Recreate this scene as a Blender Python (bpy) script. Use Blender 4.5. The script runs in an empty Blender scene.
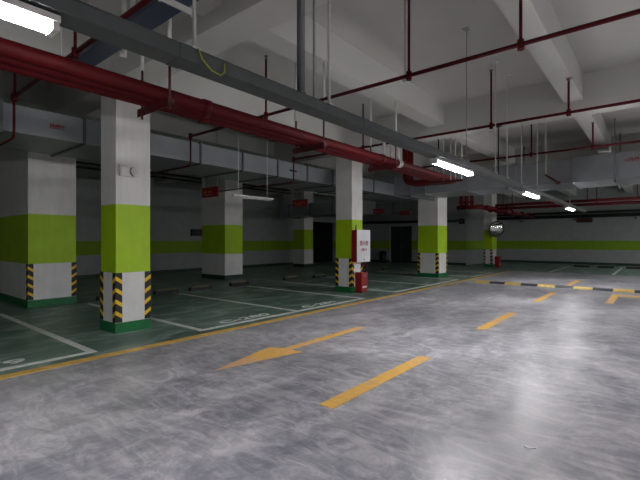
import bpy, bmesh, math, random
from mathutils import Vector, Matrix
random.seed(4)
PI = math.pi
S = bpy.context.scene
C = S.collection

# ------------------------------------------------------------------ camera, world, exposure
cd = bpy.data.cameras.new('camera'); cam = bpy.data.objects.new('camera', cd); C.objects.link(cam)
cam.location = (0, 0, 1.5); cam.rotation_euler = (PI/2, 0, math.radians(39.4))
cd.sensor_width = 36; cd.lens = 412*36/640; cd.clip_start = 0.05; cd.clip_end = 200
S.camera = cam
S.view_settings.view_transform = 'Standard'; S.view_settings.look = 'None'
S.view_settings.gamma = 1; S.view_settings.use_curve_mapping = False
S.view_settings.exposure = 1.56
W = bpy.data.worlds.new('world'); S.world = W; W.use_nodes = True
W.node_tree.nodes['Background'].inputs[0].default_value = (0.02, 0.02, 0.022, 1)
W.node_tree.nodes['Background'].inputs[1].default_value = 0.3
TUBE = 58.0          # radiance of the fluorescent tubes

# ------------------------------------------------------------------ materials
def lin(h):
    r = [int(h[i:i+2], 16)/255 for i in (0, 2, 4)]
    return tuple(((v/12.92) if v <= .04045 else ((v+.055)/1.055)**2.4) for v in r) + (1,)
class NT:
    def __init__(s, name):
        s.m = bpy.data.materials.new(name); s.m.use_nodes = True
        s.t = s.m.node_tree; s.b = s.t.nodes['Principled BSDF']
    def n(s, ty, **k):
        x = s.t.nodes.new(ty)
        for a, v in k.items(): setattr(x, a, v)
        return x
    def l(s, a, b): s.t.links.new(a, b)
    def math(s, op, a, b=None, c=None):
        x = s.n('ShaderNodeMath', operation=op)
        for i, v in enumerate((a, b, c)):
            if v is None: continue
            if isinstance(v, (int, float)): x.inputs[i].default_value = v
            else: s.l(v, x.inputs[i])
        return x.outputs[0]
    def mix(s, f, a, b, mode='MIX'):
        x = s.n('ShaderNodeMix', data_type='RGBA', blend_type=mode)
        for i, v in ((0, f), (6, a), (7, b)):
            if isinstance(v, (int, float, tuple)): x.inputs[i].default_value = v
            else: s.l(v, x.inputs[i])
        return x.outputs[2]
    def noise(s, co, scale, detail=4, dist=0, rough=.5):
        x = s.n('ShaderNodeTexNoise'); x.inputs['Scale'].default_value = scale
        x.inputs['Detail'].default_value = detail; x.inputs['Distortion'].default_value = dist
        x.inputs['Roughness'].default_value = rough
        s.l(co, x.inputs['Vector']); return x.outputs['Fac']
    def ramp(s, f, *stops):
        x = s.n('ShaderNodeValToRGB'); e = x.color_ramp.elements
        while len(e) < len(stops): e.new(.5)
        for i, (p, c) in enumerate(stops):
            e[i].position = p; e[i].color = c if isinstance(c, tuple) else (c, c, c, 1)
        s.l(f, x.inputs[0]); return x.outputs[0]
    def co(s, scale=(1, 1, 1), rot=(0, 0, 0)):
        g = s.n('ShaderNodeNewGeometry'); mp = s.n('ShaderNodeMapping')
        mp.inputs['Scale'].default_value = scale; mp.inputs['Rotation'].default_value = rot
        s.l(g.outputs['Position'], mp.inputs['Vector']); return mp.outputs[0]
def mat(name, hexc, rough=.6, metal=0, var=.12, scale=6, emit=None):
    k = NT(name); c = lin(hexc)
    tc = k.n('ShaderNodeTexCoord')
    f = k.noise(tc.outputs['Object'], scale, 5)
    lo = tuple(v*(1-var) for v in c[:3])+(1,); hi = tuple(min(1, v*(1+var)) for v in c[:3])+(1,)
    k.l(k.ramp(f, (.3, lo), (.7, hi)), k.b.inputs['Base Color'])
    k.b.inputs['Roughness'].default_value = rough; k.b.inputs['Metallic'].default_value = metal
    if emit:
        k.b.inputs['Emission Color'].default_value = emit[0]; k.b.inputs['Emission Strength'].default_value = emit[1]
    return k.m
M = {}
M['ceiling'] = mat('ceiling_paint', 'bdbbb6', .9, var=.05, scale=.7)
M['beam'] = mat('beam_paint', 'c9c7c2', .9, var=.05, scale=.8)
M['red'] = mat('red_pipe_paint', '4e040a', .6, var=.15)
M['red'].node_tree.nodes['Principled BSDF'].inputs['Specular IOR Level'].default_value = .2
M['red_dark'] = mat('dark_red_steel', '430b0f', .5, var=.15)
M['red_box'] = mat('red_enamel', '8a0d14', .35, var=.08)
M['red_sign'] = mat('red_sign_face', '7e1416', .5, var=.08)
M['sign_mark'] = mat('pale_sign_ink', 'b8745a', .6)
M['galv'] = mat('galvanised_sheet', '888a8e', .42, .3, var=.10, scale=2.5)
M['galv_dark'] = mat('duct_flange_steel', '5c5e60', .5, .4, var=.1)
M['tray'] = mat('galvanised_tray', '575a59', .5, .3, var=.12, scale=9)
M['blue'] = mat('blue_grey_tray', '3a4358', .4, .3, var=.15)
M['rod'] = mat('zinc_rod', 'a5a5a2', .5, .4)
M['white_rod'] = mat('white_painted_rod', 'cfcdc8', .6)
M['strut'] = mat('dark_strut', '747678', .5, .4)
M['black'] = mat('black_rubber', '15151a', .6, var=.2)
M['blackpipe'] = mat('black_pipe', '17181b', .5, var=.2)
M['white_plastic'] = mat('white_plastic', 'd6d2ce', .4, var=.03)
M['grey_plastic'] = mat('grey_lens', 'b9b6b6', .3, var=.05)
M['white_door'] = mat('white_enamel_door', 'd9dadd', .3, var=.03)
M['ink_red'] = mat('red_lettering', 'a3202a', .5)
M['ink_duct'] = mat('dark_red_stencil', '8a1616', .6)
M['base'] = mat('green_skirt_paint', '0f6a38', .45, var=.15)
M['skirt_dark'] = mat('dark_green_skirting', '1d3a2c', .5, var=.15)
M['white_line'] = mat('white_floor_paint', 'e8eae5', .5, var=.14, scale=9)
def worn(name, a, b):
    k = NT(name); f = k.noise(k.co(), 1.1, 5, .6); g = k.noise(k.co(), 11, 4)
    col = k.mix(k.ramp(f, (.44, 0.0), (.62, .75)), lin(a), lin(b))
    k.l(k.mix(1.0, col, k.ramp(g, (.3, .9), (.7, 1.05)), 'MULTIPLY'), k.b.inputs['Base Color']); k.b.inputs['Roughness'].default_value = .5
    return k.m
M['yellow_line'] = worn('yellow_floor_paint', 'ffc858', 'ecbd98')
M['yellow_edge'] = mat('ochre_floor_paint', 'f0bd62', .45, var=.22, scale=6)
M['yellow_rub'] = mat('yellow_rubber', 'e0bf5e', .55, var=.2, scale=12)
M['dark_rub'] = mat('grey_black_rubber', '33353d', .5, var=.2, scale=12)
M['mirror'] = mat('mirror_face', 'e8e8ea', .04, 1, var=.01)
M['mirror_rim'] = mat('mirror_rim', '6a5450', .5)
M['void'] = mat('passage_shade_wall', '26272a', .9)  # near-black grey puts the darkness of the unlit passage into its walls
M['door'] = mat('dark_steel_door', '2a2c2f', .55)
M['brass'] = mat('sprinkler_brass', '6b4a35', .4, .6)
M['cable'] = mat('yellow_green_cable', 'a9a63a', .5)
M['paper'] = mat('white_paper', 'e6e6e4', .8)
M['valve'] = mat('dark_valve_iron', '3d1416', .5)
M['white_wrap'] = mat('white_clamp', 'b8b4b0', .6)
M['tube'] = mat('lit_tube', 'ffffff', .3, emit=((.975, .98, 1.0, 1), TUBE))
M['tube_off'] = mat('unlit_tube', 'c4c4c2', .3)

def banded(name, bands, base, rough=.55, marks=.06):
    """paint bands by height; bands = [(z_from, colour hex)] ascending"""
    k = NT(name); g = k.n('ShaderNodeNewGeometry'); sp = k.n('ShaderNodeSeparateXYZ')
    k.l(g.outputs['Position'], sp.inputs[0]); z = sp.outputs[2]
    col = lin(base)
    for zz, h in bands:
        col = k.mix(k.math('GREATER_THAN', z, zz), col, lin(h))
    f = k.ramp(k.noise(k.co((1, 1, 1)), 3.0, 5), (.3, 1-marks), (.7, 1+marks))
    f2 = k.ramp(k.noise(k.co((8, 8, .8)), 1.4, 4), (.35, 1-marks), (.6, 1.0))
    col = k.mix(1.0, col, f, 'MULTIPLY'); col = k.mix(1.0, col, f2, 'MULTIPLY')
    k.l(col, k.b.inputs['Base Color']); k.b.inputs['Roughness'].default_value = rough
    return k.m
M['column'] = banded('column_paint', [(.97, 'a6ca0a'), (2.08, 'e4e1de')], 'e2e0e0')
M['wall'] = banded('wall_paint', [(.90, '84a616'), (1.46, 'a0a2a1')], 'a4a4a6', .7)

def hazard(name, dark, light):
    k = NT(name); uv = k.n('ShaderNodeUVMap'); sp = k.n('ShaderNodeSeparateXYZ')
    k.l(uv.outputs[0], sp.inputs[0])
    v = k.math('ADD', sp.outputs[1], k.math('MULTIPLY', sp.outputs[0], .75))
    fr = k.math('FRACT', k.math('DIVIDE', v, .185))
    m = k.math('GREATER_THAN', fr, .64)
    k.l(k.mix(m, lin(dark), lin(light)), k.b.inputs['Base Color'])
    k.b.inputs['Roughness'].default_value = .5
    return k.m
M['hazard'] = hazard('black_yellow_guard', '121116', 'eec024')
M['hazard_red'] = hazard('red_white_guard', '4a1518', 'c9c5c2')

def floor_grey():
    k = NT('polished_concrete')
    c1 = k.co((1, 1, 1), (0, 0, .5)); c2 = k.co((1.0, .62, 1), (0, 0, .95)); c3 = k.co((.55, 1.3, 1), (0, 0, -.35))
    big = k.noise(c1, .55, 3, .6)
    cloud = k.noise(c2, .85, 8, 1.0, .68)
    swirl = k.noise(c2, 2.3, 9, 1.3, .70)
    streak = k.noise(c3, 3.4, 8, 1.9, .66)
    fine = k.noise(c1, 30, 4)
    col = k.ramp(cloud, (.34, lin('777783')), (.48, lin('9f9da7')), (.60, lin('d2cfd2')))
    col = k.mix(.34, col, k.ramp(swirl, (.38, lin('5f5f6a')), (.50, lin('9f9da6')), (.62, lin('e0dde0'))))
    col = k.mix(.27, col, k.ramp(streak, (.40, lin('565661')), (.50, lin('a3a1a9')), (.58, lin('ebe7e8'))))
    col = k.mix(.9, col, k.ramp(big, (.35, .82), (.65, 1.10)), 'MULTIPLY')
    col = k.mix(.6, col, k.ramp(fine, (.3, .86), (.7, 1.08)), 'MULTIPLY')
    k.l(col, k.b.inputs['Base Color'])
    k.l(k.ramp(streak, (.3, .28), (.7, .46)), k.b.inputs['Roughness'])
    bp = k.n('ShaderNodeBump'); bp.inputs['Strength'].default_value = .12; bp.inputs['Distance'].default_value = .01
    k.l(k.noise(c1, 40, 4), bp.inputs['Height']); k.l(bp.outputs[0], k.b.inputs['Normal'])
    return k.m
def floor_green():
    k = NT('green_epoxy')
    c1 = k.co(); c2 = k.co((1.2, .5, 1), (0, 0, .6))
    a = k.noise(c2, 1.8, 7, 1.2, .6); b = k.noise(c1, .6, 3, .4)
    col = k.ramp(a, (.32, lin('4c665a')), (.50, lin('668075')), (.66, lin('a0b0a9')))
    col = k.mix(.8, col, k.ramp(b, (.35, .85), (.65, 1.12)), 'MULTIPLY')
    k.l(col, k.b.inputs['Base Color'])
    k.l(k.ramp(a, (.3, .36), (.7, .5)), k.b.inputs['Roughness'])
    return k.m
M['floor_grey'] = floor_grey(); M['floor_green'] = floor_green()

# ------------------------------------------------------------------ mesh helpers
class MB:
    def __init__(s): s.bm = bmesh.new()
    def box(s, x0, x1, y0, y1, z0, z1, bev=0):
        b = bmesh.new(); bmesh.ops.create_cube(b, size=1)
        for v in b.verts:
            v.co = Vector(((x0+x1)/2+v.co.x*(x1-x0), (y0+y1)/2+v.co.y*(y1-y0), (z0+z1)/2+v.co.z*(z1-z0)))
        if bev: bmesh.ops.bevel(b, geom=b.edges[:], offset=bev, segments=2, profile=.7, affect='EDGES')
        s.add(b); return s
    def add(s, b):
        m = bpy.data.meshes.new('tmp'); b.to_mesh(m); b.free(); s.bm.from_mesh(m); bpy.data.meshes.remove(m)
    def tube(s, pts, r, n=10, cap=True):
        """swept tube along a polyline, mitred at the corners"""
        P = [Vector(p) for p in pts]; rings = []
        up = None
        for i, p in enumerate(P):
            d0 = (p-P[i-1]).normalized() if i else (P[1]-p).normalized()
            d1 = (P[i+1]-p).normalized() if i < len(P)-1 else d0
            t = (d0+d1).normalized()
            if up is None:
                up = Vector((0, 0, 1)) if abs(t.z) < .9 else Vector((1, 0, 0))
            u = (up - t*up.dot(t)).normalized(); w = t.cross(u)
            k = 1/max(.5, t.dot(d0))
            rr = r[i] if isinstance(r, (list, tuple)) else r
            ring = []
            for j in range(n):
                a = 2*PI*j/n
                ring.append(s.bm.verts.new(p + (u*math.cos(a) + w*math.sin(a))*rr*(k if False else 1)))
            rings.append(ring); up = u
        for a, b in zip(rings, rings[1:]):
            for j in range(n):
                f = s.bm.faces.new((a[j], a[(j+1) % n], b[(j+1) % n], b[j])); f.smooth = n > 6
        if cap:
            s.bm.faces.new(rings[0][::-1]); s.bm.faces.new(rings[-1])
        return s
    def prism(s, pts, z0, z1):
        a = [s.bm.verts.new((x, y, z0)) for x, y in pts]; b = [s.bm.verts.new((x, y, z1)) for x, y in pts]
        s.bm.faces.new(a[::-1]); s.bm.faces.new(b); n = len(pts)
        for i in range(n): s.bm.faces.new((a[i], a[(i+1) % n], b[(i+1) % n], b[i]))
        return s
    def dome(s, c, nrm, R, depth, seg=32, rings=8):
        q = Vector(nrm).to_track_quat('Z', 'Y'); c = Vector(c)
        rho = (R*R+depth*depth)/(2*depth); amax = math.asin(R/rho)
        top = s.bm.verts.new(c+q@Vector((0, 0, depth))); prev = None
        for i in range(1, rings+1):
            a = amax*i/rings
            ring = [s.bm.verts.new(c+q@Vector((rho*math.sin(a)*math.cos(2*PI*j/seg), rho*math.sin(a)*math.sin(2*PI*j/seg), rho*math.cos(a)-rho+depth))) for j in range(seg)]
            for j in range(seg):
                k = (j+1) % seg
                f = s.bm.faces.new((top, ring[j], ring[k])) if prev is None else s.bm.faces.new((prev[j], ring[j], ring[k], prev[k]))
                f.smooth = True
            prev = ring
        s.bm.faces.new(prev[::-1]); return s
    def torus(s, c, nrm, R, r, seg=36, n=8):
        q = Vector(nrm).to_track_quat('Z', 'Y'); c = Vector(c); rs = []
        for i in range(seg):
            A = 2*PI*i/seg; ring = []
            for j in range(n):
                B = 2*PI*j/n
                ring.append(s.bm.verts.new(c+q@Vector(((R+r*math.cos(B))*math.cos(A), (R+r*math.cos(B))*math.sin(A), r*math.sin(B)))))
            rs.append(ring)
        for i in range(seg):
            a, b = rs[i], rs[(i+1) % seg]
            for j in range(n):
                f = s.bm.faces.new((a[j], b[j], b[(j+1) % n], a[(j+1) % n])); f.smooth = True
        return s
    def build(s, name, m, parent=None, uvf=None):
        bmesh.ops.recalc_face_normals(s.bm, faces=s.bm.faces[:])
        if uvf:
            L = s.bm.loops.layers.uv.new('UVMap')
            for f in s.bm.faces:
                for lp in f.loops: lp[L].uv = uvf(lp.vert.co)
        base = Vector((0, 0, 0)); p = parent
        while p is not None: base += p.location; p = p.parent
        if parent is None:
            vs = [v.co for v in s.bm.verts]
            base = Vector(((min(v.x for v in vs)+max(v.x for v in vs))/2, (min(v.y for v in vs)+max(v.y for v in vs))/2, min(v.z for v in vs)))
        for v in s.bm.verts: v.co -= base
        me = bpy.data.meshes.new(name); s.bm.to_mesh(me); s.bm.free()
        me.materials.append(M[m] if isinstance(m, str) else m)
        o = bpy.data.objects.new(name, me); C.objects.link(o)
        if parent is not None: o.parent = parent
        else: o.location = base
        return o
def tag(o, label, cat, group=None):
    o['label'] = label; o['category'] = cat
    if group: o['group'] = group
    return o
def thing(name, loc, label, cat, group=None):
    o = bpy.data.objects.new(name, None); o.empty_display_size = .1; C.objects.link(o); o.location = loc
    return tag(o, label, cat, group)
def struct(name, mb, m):
    o = mb.build(name, m); o['kind'] = 'structure'; return o
def dup(o, loc, label=None):
    r = o.copy(); C.objects.link(r); r.location = loc
    if label: r['label'] = label
    for ch in list(o.children):
        c = ch.copy(); C.objects.link(c); c.parent = r
        for g in list(ch.children):
            d = g.copy(); C.objects.link(d); d.parent = c
    return r
def text_mesh(name, body, size, loc, rot, m, parent=None, thick=.002, align='CENTER', sx=1):
    cu = bpy.data.curves.new(name, 'FONT'); cu.body = body; cu.size = size; cu.extrude = thick; cu.offset = size*.02
    cu.align_x = align; cu.align_y = 'CENTER'
    t = bpy.data.objects.new(name+'_curve', cu); C.objects.link(t)
    dg = bpy.context.evaluated_depsgraph_get(); me = bpy.data.meshes.new_from_object(t.evaluated_get(dg))
    bpy.data.objects.remove(t); bpy.data.curves.remove(cu)
    R = rot.to_4x4() if isinstance(rot, Matrix) else rot
    base = Vector((0, 0, 0)); p = parent
    while p is not None: base += p.location; p = p.parent
    me.transform(Matrix.Translation(Vector(loc)-base) @ R @ Matrix.Diagonal((sx, 1, 1, 1)))
    me.materials.clear(); me.materials.append(M[m]); me.name = name
    o = bpy.data.objects.new(name, me); C.objects.link(o)
    if parent is not None: o.parent = parent
    return o
R_FLOOR = Matrix(((0, -1, 0), (1, 0, 0), (0, 0, 1)))       # reads towards +Y, seen from +X
R_WALLX = Matrix(((0, 0, 1), (1, 0, 0), (0, 1, 0)))        # on a face looking to +X, reads towards +Y
R_WALLY = Matrix(((1, 0, 0), (0, 0, -1), (0, 1, 0)))       # on a face looking to -Y, reads towards +X

# ------------------------------------------------------------------ the shell
XL, XR, YF, YB, YW, ZC = -17.3, 9.0, -11.0, 30.0, 24.3, 4.75
XE, YE = -5.62, 21.6                                        # edge of the grey lane
struct('floor', MB().box(XE, XR, YF, YE, -.2, 0), 'floor_grey')
struct('floor', MB().box(XL, XE, YF, YE, -.2, 0), 'floor_green')
struct('floor', MB().box(XL, XR, YE, YB, -.2, 0), 'floor_green')
struct('ceiling', MB().box(XL-.3, XR+.3, YF-.3, YB+.3, ZC, ZC+.2), 'ceiling')
w = MB().box(XL-.25, XL, YF, 20.2, 0, ZC).box(XL-.25, XL, 22.75, YB, 0, ZC).box(XL-.25, XL, 20.2, 22.75, 2.7, ZC)
struct('wall_left', w, 'wall')
struct('wall_passage', MB().box(XL-6, XL-.25, 19.9, 20.2, 0, 3).box(XL-6, XL-.25, 22.75, 23.0, 0, 3).box(XL-6.2, XL-6, 19.9, 23, 0, 3)
       .box(XL-6.2, XL-.25, 19.9, 23, 2.9, 3.1).box(XL-6, XL-.25, 20.2, 22.75, -.2, 0), 'void')
w = MB().box(XL, -13.9, YW, YW+.25, 0, ZC).box(-12.3, -8.8, YW, YW+.25, 0, ZC).box(-13.9, -12.3, YW, YW+.25, 2.4, ZC)
struct('wall_rear_left', w, 'wall')
struct('wall_return', MB().box(-9.05, -8.8, YW+.25, YB, 0, ZC), 'wall')
struct('wall_far', MB().box(-8.8, XR, YB, YB+.25, 0, ZC), 'wall')
struct('wall_right', MB().box(XR, XR+.25, YF, YB, 0, ZC), 'wall')
struct('wall_near', MB().box(XL, XR, YF-.25, YF, 0, ZC), 'wall')
struct('door_1', MB().box(-13.9, -13.12, YW+.12, YW+.18, 0, 2.4).box(-13.08, -12.3, YW+.12, YW+.18, 0, 2.4)
       .box(-13.2, -13.17, YW+.06, YW+.12, 1.0, 1.2).box(-13.03, -13.0, YW+.06, YW+.12, 1.0, 1.2), 'door')
struct('baseboard_left', MB().box(XL, XL+.02, YF, 20.2, 0, .14).box(XL, XL+.02, 22.75, YW, 0, .14), 'skirt_dark')
struct('baseboard_rear', MB().box(XL, -13.9, YW-.02, YW, 0, .14).box(-12.3, -8.8, YW-.02, YW, 0, .14), 'skirt_dark')
struct('baseboard_far', MB().box(-8.8, XR, YB-.02, YB, 0, .14), 'skirt_dark')
for y0 in (-9.6, -3.5, 3.0, 9.5, 15.75, 22.3):
    struct('ceiling_beam', MB().box(XL, XR, y0, y0+.47, 4.05, ZC), 'beam')
for x0, x1 in ((-16.0, -15.65), (-13.0, -12.65), (-10.1, -9.75), (-7.25, -6.9), (-4.34, -3.95), (-1.46, -1.14), (1.4, 1.74), (4.25, 4.6), (7.1, 7.45)):
    struct('ceiling_beam', MB().box(x0, x1, YF, YB, 4.25, ZC), 'beam')

# ------------------------------------------------------------------ columns
def guard(parent, cx, cy, dx, dy, m, z0=.17, z1=.97, wd=.10, t=.008):
    """angle strip on the corner (cx, cy); dx, dy point into the column"""
    b = MB()
    b.box(min(cx-dx*t, cx+dx*wd), max(cx-dx*t, cx+dx*wd), min(cy-dy*t, cy), max(cy-dy*t, cy), z0, z1)
    b.box(min(cx-dx*t, cx), max(cx-dx*t, cx), min(cy, cy+dy*wd), max(cy, cy+dy*wd), z0, z1)
    return b.build('corner_guard', m, parent, uvf=lambda v: (max(abs(v.x-cx), abs(v.y-cy)), v.z))
def column(x0, x1, y0, y1, label, guards='hazard', ztop=4.25, band='base'):
    t = thing('column', ((x0+x1)/2, (y0+y1)/2, 0), label, 'column', 'painted concrete columns')
    MB().box(x0, x1, y0, y1, 0, ztop, .012).build('shaft', 'column', t)
    MB().box(x0-.012, x1+.012, y0-.012, y1+.012, 0, .165, .004).build('base_band', band, t)
    if guards:
        for cx, dx in ((x0, 1), (x1, -1)):
            for cy, dy in ((y0, 1), (y1, -1)): guard(t, cx, cy, dx, dy, guards)
    return t
column(-13.4, -10.73, 2.93, 3.9, 'wide white and lime column at the left edge, under the duct')
column(-7.26, -6.71, 3.02, 3.6, 'nearest column, lime banded, carrying a small white plate')
column(-14.05, -12.59, 9.7, 10.55, 'lime banded column behind the red hanging sign and unlit tube lamp', None, band='skirt_dark')
column(-16.0, -15.19, 17.1, 17.87, 'small shadowed column at the back beside the black passage opening', None, band='skirt_dark')
column(-7.27, -6.7, 9.58, 10.12, 'lime banded column with the fire hose cabinet on it')
column(-7.62, -6.76, 15.6, 16.51, 'lime banded column under the duct corner, second from the round mirror')
column(-7.6, -7.14, 23.75, 24.6, 'far lime column with the round mirror and red striped guards', 'hazard_red')

# ------------------------------------------------------------------ floor markings
ZP = .004
def bay(y0, y1, label, x0=-10.35, x1=-5.82, num=None, ny=None, first=True):
    b = MB().box(x0, x1, y1-.1, y1, 0, ZP)
    if first: b.box(x0, x1, y0, y0+.1, 0, ZP)
    b.box(x1-.1, x1, y0+.1, y1-.1, 0, ZP)
    o = tag(b.build('bay_outline', 'white_line'), label, 'floor marking', 'white parking bay outlines')
    if num:
        text_mesh('painted_number', num, .29, (-6.12, ny, .003), R_FLOOR, 'white_line', o, .0015, sx=1.65)
bay(-2.62, -.07, 'white bay outline nearest the camera, mostly outside the left edge')
bay(-.17, 2.38, 'white bay outline in the left corner, around a painted digit 9', num='C-279', ny=1.05, first=False)
bay(3.99, 6.46, 'white bay outline just behind the nearest column, around C-280', num='C-280', ny=5.2)
bay(6.36, 8.92, 'white bay outline beside the C-280 bay, running to the hose cabinet column', num='C-281', ny=7.45, first=False)
bay(10.5, 13.0, 'white bay outline right behind the hose cabinet column')
bay(12.9, 15.4, 'white bay outline before the column under the duct corner', first=False)
bay(17.0, 19.5, 'white bay outline past the column under the duct corner')
tag(MB().box(-5.62, -5.46, YF, 21.0, 0, ZP).build('edge_line', 'yellow_edge'), 'long ochre line between green bays and grey lane', 'floor marking')
DL = ['yellow dash nearest the camera, lying right of the yellow arrow', 'second yellow dash from the camera, right of lane middle',
      'third yellow dash, just before the striped speed bump', 'fourth yellow dash, just beyond the striped speed bump']
for i, (y0, y1) in enumerate(((2.9, 4.93), (7.05, 9.05), (11.1, 13.3), (15.7, 18.0))):
    tag(MB().box(-2.39, -2.23, y0, y1, 0, ZP).build('lane_dash', 'yellow_line'), DL[i], 'floor marking', 'yellow lane dashes')
tag(MB().prism([(-3.94, 2.88), (-3.68, 4.12), (-3.87, 4.1), (-3.87, 5.92), (-4.01, 5.92), (-4.01, 4.1), (-4.21, 4.0)], 0, ZP).build('lane_arrow', 'yellow_line'),
    'long yellow arrow painted on the grey lane, pointing to the left', 'floor marking')
tag(MB().box(-.98, -.82, 11.85, 13.9, 0, ZP).box(-.82, 1.6, 13.5, 13.9, 0, ZP).box(1.44, 1.6, 11.85, 13.5, 0, ZP).build('corner_marking', 'yellow_line'),
    'yellow painted corner line at the right edge, in front of the speed bump', 'floor marking')
for x, lb in ((-3.98, 'white bay line by the far wall, left of the other one'), (-1.56, 'white bay line by the far wall, right of the other one')):
    tag(MB().box(x, x+.1, 21.7, 27.3, 0, ZP).build('bay_line', 'white_line'), lb, 'floor marking', 'white lines by the far wall')

# speed bump in half metre rubber pieces
t = thing('speed_bump', (-1.9, 14.92, 0), 'yellow and black striped rubber speed bump across the grey lane', 'speed bump')
prof = [(-.21, 0), (-.19, .022), (-.12, .05), (-.04, .06), (.04, .06), (.12, .05), (.19, .022), (.21, 0)]
for i in range(14):
    xa = -5.03+i*.5; b = MB()
    A = [b.bm.verts.new((xa+.004, 14.92+p, q)) for p, q in prof]; B = [b.bm.verts.new((xa+.496, 14.92+p, q)) for p, q in prof]
    b.bm.faces.new(A); b.bm.faces.new(B[::-1])
    for j in range(len(prof)):
        k = (j+1) % len(prof); b.bm.faces.new((A[j], A[k], B[k], B[j]))
    o = b.build('segment', 'yellow_rub' if i % 2 == 0 else 'dark_rub', t); o['label'] = 'yellow segment' if i % 2 == 0 else 'black segment'

# wheel stops
def wheel_stop(x, y, along_y=True, label=''):
    t = thing('wheel_stop', (x, y, 0), label, 'wheel stop', 'rubber wheel stops')
    L, w2, h = .36, .075, .1
    b = MB(); pr = [(-w2, 0), (w2, 0), (w2*.6, h), (-w2*.6, h)]
    f = (lambda p, q, e: (x+p, y+e, q)) if along_y else (lambda p, q, e: (x+e, y+p, q))
    A = [b.bm.verts.new(f(p, q, -L)) for p, q in pr]; B = [b.bm.verts.new(f(p, q, L)) for p, q in pr]
    b.bm.faces.new(A); b.bm.faces.new(B[::-1])
    for j in range(4): b.bm.faces.new((A[j], A[(j+1) % 4], B[(j+1) % 4], B[j]))
    b.build('body', 'black', t)
    s = MB()
    for k in (0,):
        if along_y: s.box(x-w2*.3, x+w2*.3, y-.3, y+.3, h-.002, h+.006)
        else: s.box(x-.28, x+.28, y-w2*.25, y+w2*.25, h-.002, h+.004)
    s.build('reflector', 'yellow_rub', t)
WS = [(-10.75, 4.75, 'black wheel stop hidden behind the nearest column'), (-10.75, 6.25, 'black wheel stop right of the nearest column, first in the row'),
      (-10.65, 7.3, 'black wheel stop second in the row right of the nearest column'), (-10.8, 8.9, 'black wheel stop standing alone in front of the column with the red sign'),
      (-10.8, 11.4, 'black wheel stop at the rear of the bay behind the hose cabinet, left one'), (-10.5, 12.75, 'black wheel stop in shadow left of the hose cabinet column'),
      (-10.6, 15.9, 'black wheel stop seen between hose cabinet and next column'), (-10.6, 18.2, 'black wheel stop just left of the column under the duct corner')]
for x, y, lb in WS: wheel_stop(x, y, True, lb)
for x, lb in ((-3.3, 'far wall wheel stop right of the left white bay line'), (-2.2, 'far wall wheel stop just left of the right white bay line'),
              (-.95, 'far wall wheel stop near the right edge of the view')):
    wheel_stop(x, 26.9, False, lb)

# ------------------------------------------------------------------ cable tray and lamps over the lane
XT = -2.3
t = thing('cable_tray', (XT, 9, 2.6), 'long galvanised cable tray over the lane carrying the tube lamps', 'cable tray')
MB().box(XT-.08, XT+.08, -9, 19.5, 2.6, 2.606).box(XT-.08, XT-.074, -9, 19.5, 2.606, 2.68).box(XT+.074, XT+.08, -9, 19.5, 2.606, 2.68).build('channel', 'tray', t)
MB().box(XT-.086, XT+.086, -9, 19.5, 2.68, 2.686).build('cover', 'tray', t)
for y in range(-7, 19, 2): MB().box(XT-.084, XT+.084, y+.38, y+.46, 2.597, 2.69).build('joint_plate', 'tray', t)

def lamp(y, label, x=XT, z=2.59, lit=True, L=1.4):
    t = thing('tube_lamp', (x, y, z), label, 'lamp', 'tube lamps' if lit else None)
    MB().box(x-.055, x+.055, y-L/2, y+L/2, z-.035, z, .006).build('housing', 'white_plastic', t)
    for s in (-1, 1):
        MB().tube([(x+s*.03, y-L/2+.035, z-.056), (x+s*.03, y+L/2-.035, z-.056)], .016, 8).build('tube', 'tube' if lit else 'tube_off', t)
    for s in (-1, 1):
        e = y+s*(L/2-.02)
        MB().box(x-.05, x+.05, e-.015, e+.015, z-.078, z-.033, .004).build('end_cap', 'white_plastic', t)
    return t
L1 = lamp(0.05, 'bright tube lamp in the upper left corner, nearest the camera')
for y, lb in ((5.86, 'bright tube lamp under the tray, second from the camera'), (10.55, 'lit tube lamp third from the camera, smaller'), (16.0, 'farthest tiny lit tube lamp, at the tray end')):
    dup(L1, (XT, y, 2.59), lb)
for y in (-4.6, -9.0): dup(L1, (XT, y, 2.59), 'lit tube lamp behind the camera on the same tray')
# unseen second lamp row right of the frame; far lamps added to brighten the back
for y in (1.2, 6.2, 11.2, 16.2, 20.0, 23.2, 26.4): dup(L1, (3.0, y, 2.59), 'lit tube lamp of the unseen row right of the view')
t = thing('cable_tray', (3.0, 9, 2.6), 'second cable tray right of the view with its own lamp row', 'cable tray')
MB().box(2.92, 3.08, -9, 27, 2.6, 2.68).build('channel', 'tray', t)

# hanging unlit tube lamp under the duct
xh, yh = -7.43, 6.55
t = thing('hanging_tube_lamp', (xh, yh, 2.5), 'unlit white tube lamp hung on two rods before the duct', 'lamp')
MB().box(xh-.05, xh+.05, yh-.62, yh+.62, 2.5, 2.535, .006).build('housing', 'white_plastic', t)
MB().tube([(xh, yh-.6, 2.482), (xh, yh+.6, 2.482)], .018, 8).build('tube', 'tube_off', t)
for s in (-.45, .45): MB().tube([(xh, yh+s, 2.535), (xh, yh+s, 4.75)], .008, 6).build('rod', 'white_rod', t)

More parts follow.
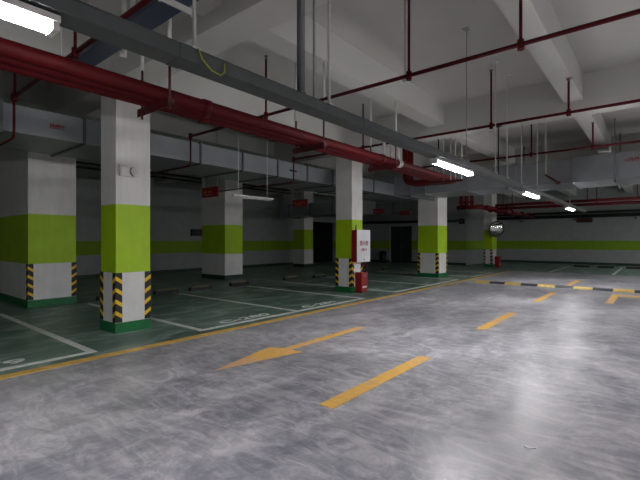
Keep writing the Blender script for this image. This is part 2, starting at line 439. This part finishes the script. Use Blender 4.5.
# ------------------------------------------------------------------ rods
def rod(x, y, z0, z1, r, m, label, group):
    o = tag(MB().tube([(x, y, z0), (x, y, z1)], r, 8).build('hanger_rod', m), label, 'rod', group); return o
def rod_t(x, y, z0, z1, r, m, label, group='tray hanger rods'):
    t = thing('hanger_rod', (x, y, z0), label, 'rod', group)
    MB().tube([(x, y, z0), (x, y, z1-.004)], r, 8).build('rod', m, t)
    MB().box(x-.05, x+.05, y-.05, y+.05, z1-.012, z1).build('ceiling_plate', m, t)
    MB().box(x-.03, x+.03, y-.03, y+.03, z0-.02, z0+.02).build('clamp', m, t)
for y, r, m, lb in ((1.53, .012, 'white_rod', 'white rod holding the tray beside the yellow green wire loop'),
                    (2.55, .034, 'strut', 'thick dark strut rising from the lane tray to the ceiling'),
                    (2.72, .012, 'rod', 'thin grey rod close behind the thick dark strut'),
                    (2.93, .014, 'white_rod', 'pale rod right of the thick dark strut'),
                    (7.85, .010, 'white_rod', 'pale rod right of the second lit lamp, topped by a small plate'),
                    (8.17, .012, 'black', 'dark thin rod hanging to the tray between second and third lamps'),
                    (8.6, .010, 'white_rod', 'pale rod next to the dark thin rod above the tray'),
                    (9.7, .010, 'white_rod', 'pale rod above the left end of the third lamp'),
                    (11.2, .010, 'white_rod', 'pale rod above the right end of the third lamp'),
                    (16.0, .010, 'white_rod', 'pale rod directly above the farthest lamp')):
    zt = 4.05 if 3.0 < y < 3.47 or 15.75 < y < 16.22 or 9.5 < y < 9.97 else ZC
    if m == 'black': y, zt = 8.03, 3.62
    rod_t(XT, y, 2.712, zt, r, m, lb)
tt = thing('pipe_bracket', (-4.2, 10.2, 2.95), 'four pale rods and a bracket holding the mains above the second lamp', 'bracket')
MB().box(-4.6, -3.7, 10.01, 10.09, 2.945, 2.996).build('angle_bar', 'red_dark', tt)
for x in (-4.205, -4.02, -3.9, -3.74): MB().tube([(x, 10.05, 3.0), (x, 10.05, 4.245 if x < -3.95 else ZC-.005)], .012, 8).build('threaded_rod', 'white_rod', tt)
o = MB().tube([(XT+.09, 1.50, 2.69), (XT+.1, 1.52, 2.63), (XT+.1, 1.59, 2.58), (XT+.1, 1.66, 2.57), (XT+.1, 1.69, 2.60), (XT+.09, 1.70, 2.66)], .005, 6).build('ground_wire', 'cable')
tag(o, 'small yellow green wire loop hanging on the lane tray', 'wire')

# ------------------------------------------------------------------ big red fire mains
XM = (-4.12, -4.29, -4.46); ZM = 3.07
ML = ['red fire main nearest the lane, rightmost of three parallel', 'middle one of three parallel red fire mains', 'red fire main farthest from the lane, left of three']
for i, x in enumerate(XM):
    t = thing('fire_main', (x, 0, ZM), ML[i], 'pipe', 'three parallel red fire mains')
    ye = 10.72-.18*i
    b = [(x, YF+1, ZM), (x, ye-.2, ZM)]
    for k in range(1, 6):
        a = PI/2*k/5; b.append((x-.2+.2*math.cos(a), ye-.2+.2*math.sin(a), ZM))
    b.append((-5.25, ye, ZM))
    for k in range(1, 6):
        a = PI/2*k/5; b.append((-5.25-.2*math.sin(a), ye, ZM+.2-.2*math.cos(a)))
    b.append((-5.45, ye, ZC-.005))
    MB().tube(b, .07, 14).build('run', 'red', t)
    o = MB().tube([(x, 7.5, ZM), (x, 7.62, ZM)], .084, 14).box(x-.02, x+.02, 7.53, 7.59, ZM+.08, ZM+.5).build('pipe_clamp', 'white_wrap', t)
    o['label'] = 'white clamp'
    for y in (-4.5, -1.2+.15*i, 2.9+.1*i, 6.9+.12*i): MB().tube([(x, y-.05, ZM), (x, y+.05, ZM)], .082, 14).build('coupling', 'red', t)
for y, lb in ((2.37, 'dark red bracket under the mains by the nearest column'), (4.98, 'dark red bracket under the mains below the thick strut'), (7.25, 'dark red bracket under the mains beside the white clamps')):
    t = thing('pipe_bracket', (-4.29, y, ZM-.13), lb, 'bracket', 'pipe brackets under the mains')
    MB().box(-4.64, -3.98, y-.04, y+.04, ZM-.12, ZM-.071).box(-4.64, -3.98, y-.04, y-.032, ZM-.16, ZM-.12).build('angle_bar', 'red_dark', t)
    zt = 4.05 if 3 < y < 3.47 else ZC
    for x in (-4.6, -4.015):
        MB().tube([(x, y, ZM-.18), (x, y, 3.45)], .014, 8).build('threaded_rod', 'red_dark', t)
        MB().tube([(x, y, 3.45), (x, y, 4.05 if zt == 4.05 else 4.25 if x > -4.35 and x < -3.95 else zt-.005)], .022, 8).build('rod_sleeve', 'white_rod', t)

# lower mains behind the cross duct: two risers, a header, and mains running to the far end
t = thing('riser_header', (-6.0, 17.2, 2.88), 'dark red riser pipes and flanged header under the cross duct, beside the far mirror column', 'pipe')
for x in (-6.42, -6.2, -5.98):
    q = MB().tube([(x, 17.2, 2.88), (x, 17.2, 4.2)], .075, 12).build('riser', 'red', t)
    for z in (3.08, 3.42): MB().tube([(x, 17.2, z-.03), (x, 17.2, z+.03)], .105, 14).build('flange', 'red', q)
MB().tube([(-6.6, 17.2, 2.86), (-5.5, 17.2, 2.86)], .09, 12).build('header', 'red', t)
for x, lb in ((-5.62, 'left'), (-5.4, 'right')):
    q = MB().tube([(x, 17.2, 2.84), (x, 21.0, 2.8), (x, 25.1, 2.8)], .085, 12).build('main', 'red', t)
    for y in (18.5, 19.6, 20.8, 22.8, 24.2): MB().tube([(x, y-.04, 2.82), (x, y+.04, 2.82)], .125, 14).build('flange', 'red', q)
    MB().box(x-.1, x+.1, 20.0, 20.35, 2.72, 2.94, .03).tube([(x, 20.18, 2.92), (x, 20.18, 3.05)], .025, 8).torus((x, 20.18, 3.06), (0, 0, 1), .11, .015, 18, 6).build('valve', 'valve', q)
    MB().tube([(x, 25.1, 2.8), (x, 25.18, 2.8)], .125, 14).build('end_flange', 'red', q)
    MB().tube([(x, 21.4, 2.88), (x, 21.4, ZC-.01)], .012, 6).build('rod', 'white_rod', t)
for i, (y, z, lb) in enumerate(((17.75, 2.93, 'upper red pipe crossing the far ceiling, under the cross duct'), (18.15, 2.82, 'lower red pipe crossing the far ceiling, just behind its twin'))):
    t = thing('cross_pipe', (0, y, z), lb, 'pipe', 'red pipes crossing the far ceiling')
    MB().tube([(-5.2, y, z+.0), (XR-.1, y, z)], .055, 10).build('run', 'red', t)
    for x in (-4.6, -3.1, 0, 3.1): MB().tube([(x-.04, y, z), (x+.04, y, z)], .07, 10).build('coupling', 'red', t)
    for x in (-4.9, -2.0, -.55, .9): MB().tube([(x+.25*i, y, z+.05), (x+.25*i, y, ZC-.01)], .016, 6).build('drop_rod', 'red_dark', t)
t = thing('service_pipe', (0, 29.3, 2.9), 'thick black pipe run along the top of the far wall', 'pipe')
MB().tube([(-8.7, 29.3, 2.95), (XR-.1, 29.3, 2.95)], .11, 12).build('run', 'blackpipe', t)
MB().tube([(-8.7, 29.0, 3.15), (XR-.1, 29.0, 3.15)], .07, 10).build('side_run', 'blackpipe', t)
for x in (-7, -4, -1, 2, 5): MB().box(x-.03, x+.03, 29.1, 29.99, 2.72, 2.78).build('wall_bracket', 'blackpipe', t)

# ------------------------------------------------------------------ sprinkler lines
def head(parent, x, y, z, up=1):
    b = MB().tube([(x, y, z), (x, y, z+up*.035)], .016, 8).tube([(x, y, z+up*.05), (x, y, z+up*.055)], .035, 10)
    b.tube([(x-.018, y, z+up*.02), (x-.018, y, z+up*.05)], .004, 6).tube([(x+.018, y, z+up*.02), (x+.018, y, z+up*.05)], .004, 6)
    return b.build('sprinkler_head', 'brass', parent)
def sprinkler(y, x0, label, ups, z=3.65, drop=True, r=.026):
    t = thing('sprinkler_line', ((x0+3)/2, y, z), label, 'pipe', 'red sprinkler lines')
    MB().tube([(x0, y, z), (XR-.1, y, z)], r, 10).build('run', 'red', t)
    for x, zt in ups:
        MB().tube([(x, y, z-.06), (x, y, z+.05)], r+.011, 10).build('tee', 'red', t)
        u = MB().tube([(x, y, z+.03), (x, y, zt)], .018, 8).build('upright', 'red', t)
        head(u, x, y, zt)
    if drop:
        u = MB().tube([(x0, y, z), (x0, y, 3.12), (x0-.03, y, 3.06), (x0-.1, y, 3.04), (-11.0, y, 3.04)], .018, 8).build('drop', 'red', t)
        MB().tube([(x0, y, z-.06), (x0, y, z+.06)], r+.012, 10).build('tee', 'red', t)
        head(u, -8.4, y, 3.03, -1); head(u, -10.6, y, 3.03, -1)
    return t
sprinkler(1.87, -7.5, 'red sprinkler line nearest the camera, beside the blue grey tray', [(-5.17, 4.6), (-7.45, 4.6), (1, 4.62)])
sprinkler(4.9, -7.5, 'red sprinkler line crossing the upper middle of the view', [(-5.23, 4.62), (-2.52, 4.66), (-1.17, 4.16), (1.0, 4.62)])
sprinkler(8.03, -7.5, 'red sprinkler line second across the ceiling, in front of the cross beam', [(-5.3, 4.6), (-2.43, 4.64), (-1.17, 4.16), (.6, 4.64)])
sprinkler(11.35, -5.6, 'red sprinkler line third across the ceiling, behind the cross beam', [(-4.9, 4.62), (-2.46, 4.64), (-1.17, 4.16), (.5, 4.64)], drop=False)
rod_t(-2.62, 4.98, 3.65, ZC, .008, 'rod', 'thin rod beside the long upright of the upper middle sprinkler line', 'thin rods beside sprinkler lines')
rod_t(-1.17, 8.1, 3.65, 4.25, .008, 'rod', 'thin rod from the beam beside the short upright', 'thin rods beside sprinkler lines')
rod_t(-2.28, 6.33, 2.71, ZC, .008, 'rod', 'thin rod with small ceiling plate left of the red upright', 'thin rods beside sprinkler lines')

# blue grey tray beside the first sprinkler line
t = thing('cable_tray', (-4.2, 2.08, 3.68), 'blue grey cable tray crossing the upper left, next to a red pipe', 'cable tray')
MB().box(-5.85, 2.6, 1.97, 2.2, 3.68, 3.69).box(-5.85, 2.6, 1.97, 1.976, 3.69, 3.76).box(-5.85, 2.6, 2.194, 2.2, 3.69, 3.76).build('channel', 'blue', t)
for x in (-3.42, -5.75, -1.4):
    h = MB().box(x-.02, x+.02, 1.9, 2.27, 3.64, 3.68).build('cross_bar', 'white_rod', t)
    for y in (1.92, 2.25): MB().tube([(x, y, 3.62), (x, y, ZC)], .012, 8).build('hanger', 'white_rod', h)
for x, lb in ((-5.0, 'left pale conduit rising to the ceiling above the blue grey tray'), (-4.78, 'right pale conduit rising to the ceiling above the blue grey tray')):
    tag(MB().tube([(x, 2.35, 3.72), (x, 2.35, ZC)], .03, 10).tube([(x, 2.35, 3.75), (x, 2.28, 3.73)], .03, 10).build('conduit', 'white_rod'), lb, 'conduit', 'pale conduits')

# ------------------------------------------------------------------ ducts
t = thing('air_duct', (-8.35, 3, 3.15), 'long rectangular metal duct running over the left parking bays', 'duct')
MB().box(-9.1, -7.6, YF+.2, 13.6, 3.15, 3.57).build('panel', 'galv', t)
y = -9.87
while y < 13.3:
    MB().box(-9.14, -7.57, y-.022, y+.022, 3.118, 3.60).build('flange', 'galv_dark', t); y += 1.16
text_mesh('stencil_mark', '排烟管', .085, (-7.595, 2.48, 3.34), R_WALLX, 'ink_duct', t, sx=.9)
MB().box(-7.6, -7.588, 7.98, 8.25, 3.34, 3.385).build('stencil_patch', 'black', t)
t = thing('air_duct', (0, 14.5, 3.15), 'wide blue grey cross duct spanning the lane at the back', 'duct')
MB().box(-9.1, XR-.1, 13.65, 15.4, 3.15, 3.84).build('panel', 'galv', t)
for x in (-7.6, -6.4, -4.9, -3.4, -1.9, -.2, 1.3, 2.8, 4.3): MB().box(x-.02, x+.02, 13.62, 15.43, 3.12, 3.87).build('flange', 'galv', t)
text_mesh('stencil_mark', '→排烟', .12, (-.56, 13.645, 3.62), R_WALLY, 'ink_duct', t)
for x in (-6.9, -3.6, -.9, 2.0):
    tag(MB().box(x-.02, x+.02, 13.5, 13.54, 3.06, ZC).box(x-.02, x+.02, 15.5, 15.54, 3.06, ZC).box(x-.02, x+.02, 13.5, 15.54, 3.06, 3.115).build('duct_hanger', 'strut'),
        'dark steel hanger frame carrying the wide cross duct', 'bracket', 'hanger frames of the cross duct')
t = thing('air_duct', (-13, 17, 2.7), 'shadowed duct crossing the dark back corner above the passage opening', 'duct')
MB().box(-15.3, -10.2, 15.3, 16.5, 2.7, 3.3).build('panel', 'galv', t)
for x in (-14.6, -13.2, -11.8, -10.4): MB().box(x-.02, x+.02, 15.27, 16.53, 2.67, 3.33).build('flange', 'galv_dark', t)
for x in (-15.0, -10.8):
    for y in (15.25, 16.55): MB().box(x-.015, x+.015, y-.015, y+.015, 2.65, ZC-.01).build('hanger', 'strut', t)
    MB().box(x-.02, x+.02, 15.235, 16.565, 2.65, 2.7).build('cross_bar', 'strut', t)
t = thing('air_duct', (-13, 20, 3.0), 'grey duct seen between the two middle columns, near the rear wall', 'duct')
MB().box(XL+.02, -9.3, 19.6, 20.7, 3.0, 3.5).build('panel', 'galv', t)
for x in (-15.8, -14.2, -12.6, -11.0): MB().box(x-.02, x+.02, 19.57, 20.73, 2.97, 3.53).build('flange', 'galv_dark', t)
for z, lb in ((3.98, 'upper black pipe along the left side between wide and nearest columns'), (3.83, 'lower black pipe along the left side between wide and nearest columns')):
    t = thing('service_pipe', (-14.3, 8, z), lb, 'pipe', 'black pipes on the left')
    MB().tube([(-14.3, YF, z), (-14.3, 15, z)], .035, 10).build('run', 'blackpipe', t)
    for y in (1, 5.1, 8.2, 12): MB().tube([(-14.3, y-.05, z), (-14.3, y+.05, z)], .05, 10).build('coupling', 'blackpipe', t)
t = thing('service_pipe', (-13, 23.8, 2.72), 'dark pipe along the top of the rear wall above the door', 'pipe')
MB().tube([(XL, 23.9, 2.72), (-8.9, 23.9, 2.62)], .09, 10).build('run', 'blackpipe', t)
for x in (-15, -11.5): MB().tube([(x, 23.9, 2.75), (x, 23.9, ZC-.01)], .014, 6).build('rod', 'blackpipe', t)

# ------------------------------------------------------------------ fire hose cabinet, fire boxes
t = thing('fire_hose_cabinet', (-6.58, 9.86, .88), 'red fire hose cabinet with white door on the middle column', 'cabinet')
MB().box(-6.684, -6.51, 9.54, 10.19, .88, 1.78, .008).build('body', 'red_box', t)
d = MB().box(-6.51, -6.485, 9.535, 10.2, .875, 1.785, .006).build('door', 'white_door', t)
d['label'] = 'white door with red lettering'
text_mesh('lettering', '消火栓', .15, (-6.483, 9.87, 1.40), R_WALLX, 'ink_red', d, sx=1.0)
text_mesh('lettering', '火警119', .08, (-6.483, 9.87, 1.22), R_WALLX, 'ink_red', d)
MB().box(-6.485, -6.47, 9.83, 9.91, .93, .955, .003).build('latch', 'galv', d)
MB().tube([(-6.62, 9.66, 1.78), (-6.62, 9.66, 1.9), (-6.62, 9.72, 1.92)], .014, 8).build('alarm_stub', 'red_dark', t)
MB().tube([(-6.63, 10.08, .88), (-6.63, 10.08, .76), (-6.57, 10.12, .74)], .03, 8).build('valve_pipe', 'red', t)
MB().torus((-6.55, 10.13, .74), (1, .3, 0), .06, .014, 18, 6).build('valve_wheel', 'red', t)
def ext_box(x, y, label, s=1.0):
    t = thing('fire_extinguisher_box', (x, y, 0), label, 'fire extinguisher box', 'red fire extinguisher boxes')
    a, b2, h = .11*s, .16*s, .54*s
    MB().box(x-a, x+a, y-b2, y+b2, .03, h, .012).build('body', 'red_box', t)
    MB().box(x-a-.008, x+a+.008, y-b2-.008, y+b2+.008, h, h+.04, .01).build('lid', 'red_box', t)
    MB().box(x-a+.02, x+a-.02, y-b2+.02, y+b2-.02, 0, .03).build('plinth', 'red_dark', t)
    MB().box(x+a, x+a+.006, y-.1*s, y+.1*s, .14*s, .19*s).build('label_plate', 'white_plastic', t)
    MB().box(x+a, x+a+.02, y-.05, y+.05, h-.07, h-.05, .004).build('handle', 'galv', t)
ext_box(-6.58, 9.88, 'red fire extinguisher box on the floor under the hose cabinet')
ext_box(-6.82, 23.7, 'small distant red fire box beside the far mirror column', 1.05)

# round mirror on the far column
mc = Vector((-6.84, 23.55, 2.1)); nv = Vector((1.0, -1, -.25)).normalized()
t = thing('convex_mirror', mc, 'round convex traffic mirror on the far lime column', 'mirror')
MB().dome(mc, nv, .42, .12).build('mirror_face', 'mirror', t)
MB().torus(mc, nv, .43, .022).build('rim', 'mirror_rim', t)
MB().tube([tuple(mc-nv*.02), tuple(mc-nv*.12), (-7.2, 23.74, 2.1)], .025, 8).build('arm', 'strut', t)

# white plate on the nearest column
t = thing('emergency_lamp', (-6.69, 3.2, 2.55), 'small white rounded lamp plate on the nearest column', 'emergency lamp')
MB().box(-6.7, -6.65, 3.06, 3.3, 2.53, 2.71, .012).tube([(-6.7, 3.3, 2.62), (-6.65, 3.3, 2.62)], .088, 20).build('body', 'white_plastic', t)
MB().tube([(-6.652, 3.28, 2.62), (-6.635, 3.28, 2.62)], .055, 20).build('lens', 'grey_plastic', t)
MB().box(-6.652, -6.645, 3.07, 3.09, 2.55, 2.69).box(-6.652, -6.645, 3.09, 3.3, 2.68, 2.695).build('bezel', 'grey_plastic', t)

# hanging red signs
def sign(x, y, z, wd, h, label, ztop=3.15, marks=3):
    t = thing('hanging_sign', (x, y, z), label, 'sign', 'red hanging signs')
    MB().box(x-wd/2, x+wd/2, y-.02, y+.02, z, z+h, .004).build('panel', 'red_sign', t)
    b = MB()
    for k in range(marks):
        xx = x-wd*.3+k*wd*.3; b.box(xx-wd*.09, xx+wd*.09, y-.024, y-.02, z+h*.45, z+h*.6)
    b.box(x-wd*.32, x+wd*.2, y-.024, y-.02, z+h*.2, z+h*.28)
    b.build('printed_marks', 'sign_mark', t)
    for s in (-1, 1): MB().tube([(x+s*wd*.42, y, z+h), (x+s*wd*.42, y, ztop)], .008, 6).build('rod', 'rod', t)
sign(-10.02, 7.2, 2.74, .76, .29, 'red hanging sign in front of the shadowed lime column at left', ztop=4.74, marks=2)
sign(-9.44, 10.42, 2.64, .68, .24, 'red hanging sign with pale lettering left of the hose cabinet column', ztop=4.74)
sign(-9.45, 15.52, 2.66, .5, .2, 'red hanging sign just right of the hose cabinet column', ztop=4.74)
sign(-9.45, 17.9, 2.7, .5, .2, 'small red hanging sign left of the column under the duct corner', ztop=4.74)

# wall fittings
t = thing('alarm_box', (-17.2, 11.6, 1.7), 'small dark alarm box on the left wall above the green stripe', 'alarm box')
MB().box(-17.3, -17.16, 11.3, 11.9, 1.7, 2.02, .01).build('body', 'black', t)
MB().tube([(-17.16, 11.62, 1.87), (-17.13, 11.62, 1.87)], .06, 14).build('alarm_button', 'red_box', t)
t = thing('wall_plate', (-8.98, 24.29, 2.45), 'small dark square plate high on the rear wall corner', 'plate')
MB().box(-9.2, -8.86, 24.25, 24.3, 2.45, 2.78, .008).build('plate', 'door', t); MB().box(-9.16, -8.9, 24.245, 24.25, 2.5, 2.73).build('panel_insert', 'red_dark', t)
t = thing('wall_sign', (-3.5, 29.98, 2.6), 'dark rectangular sign high on the far wall', 'sign')
MB().box(-3.95, -3.1, 29.93, 30, 2.58, 2.86, .01).build('body', 'door', t); MB().box(-3.9, -3.15, 29.925, 29.93, 2.62, 2.82).build('face', 'red_dark', t)
t = thing('waste_bin', (-14.15, 23.8, 0), 'dark waste bin standing by the rear wall left of the door', 'bin')
MB().tube([(-14.15, 23.8, 0), (-14.15, 23.8, .68)], [.2, .24], 16).build('body', 'black', t)
MB().dome((-14.15, 23.8, .68), (0, 0, 1), .25, .12, 20, 5).build('lid', 'blackpipe', t)
t = thing('hanging_bracket', (-2.1, 12.0, 3.0), 'small dark red slanted bracket hung on a pale rod above the third lamp', 'bracket')
MB().tube([(-2.28, 12, 3.2), (-1.97, 12, 2.97)], .03, 8).build('arm', 'valve', t)
MB().box(-2.03, -1.92, 11.94, 12.06, 2.92, 3.0, .01).build('end_block', 'red_dark', t)
MB().tube([(-2.26, 12, 3.2), (-2.26, 12, ZC)], .01, 6).build('rod', 'white_rod', t)
o = MB().prism([(-.755, 3.25), (-.73, 3.235), (-.70, 3.25), (-.68, 3.27), (-.72, 3.27), (-.75, 3.275)], 0, .006).build('paper_scrap', 'paper')
tag(o, 'tiny white paper scrap lying on the grey lane, lower right', 'paper')
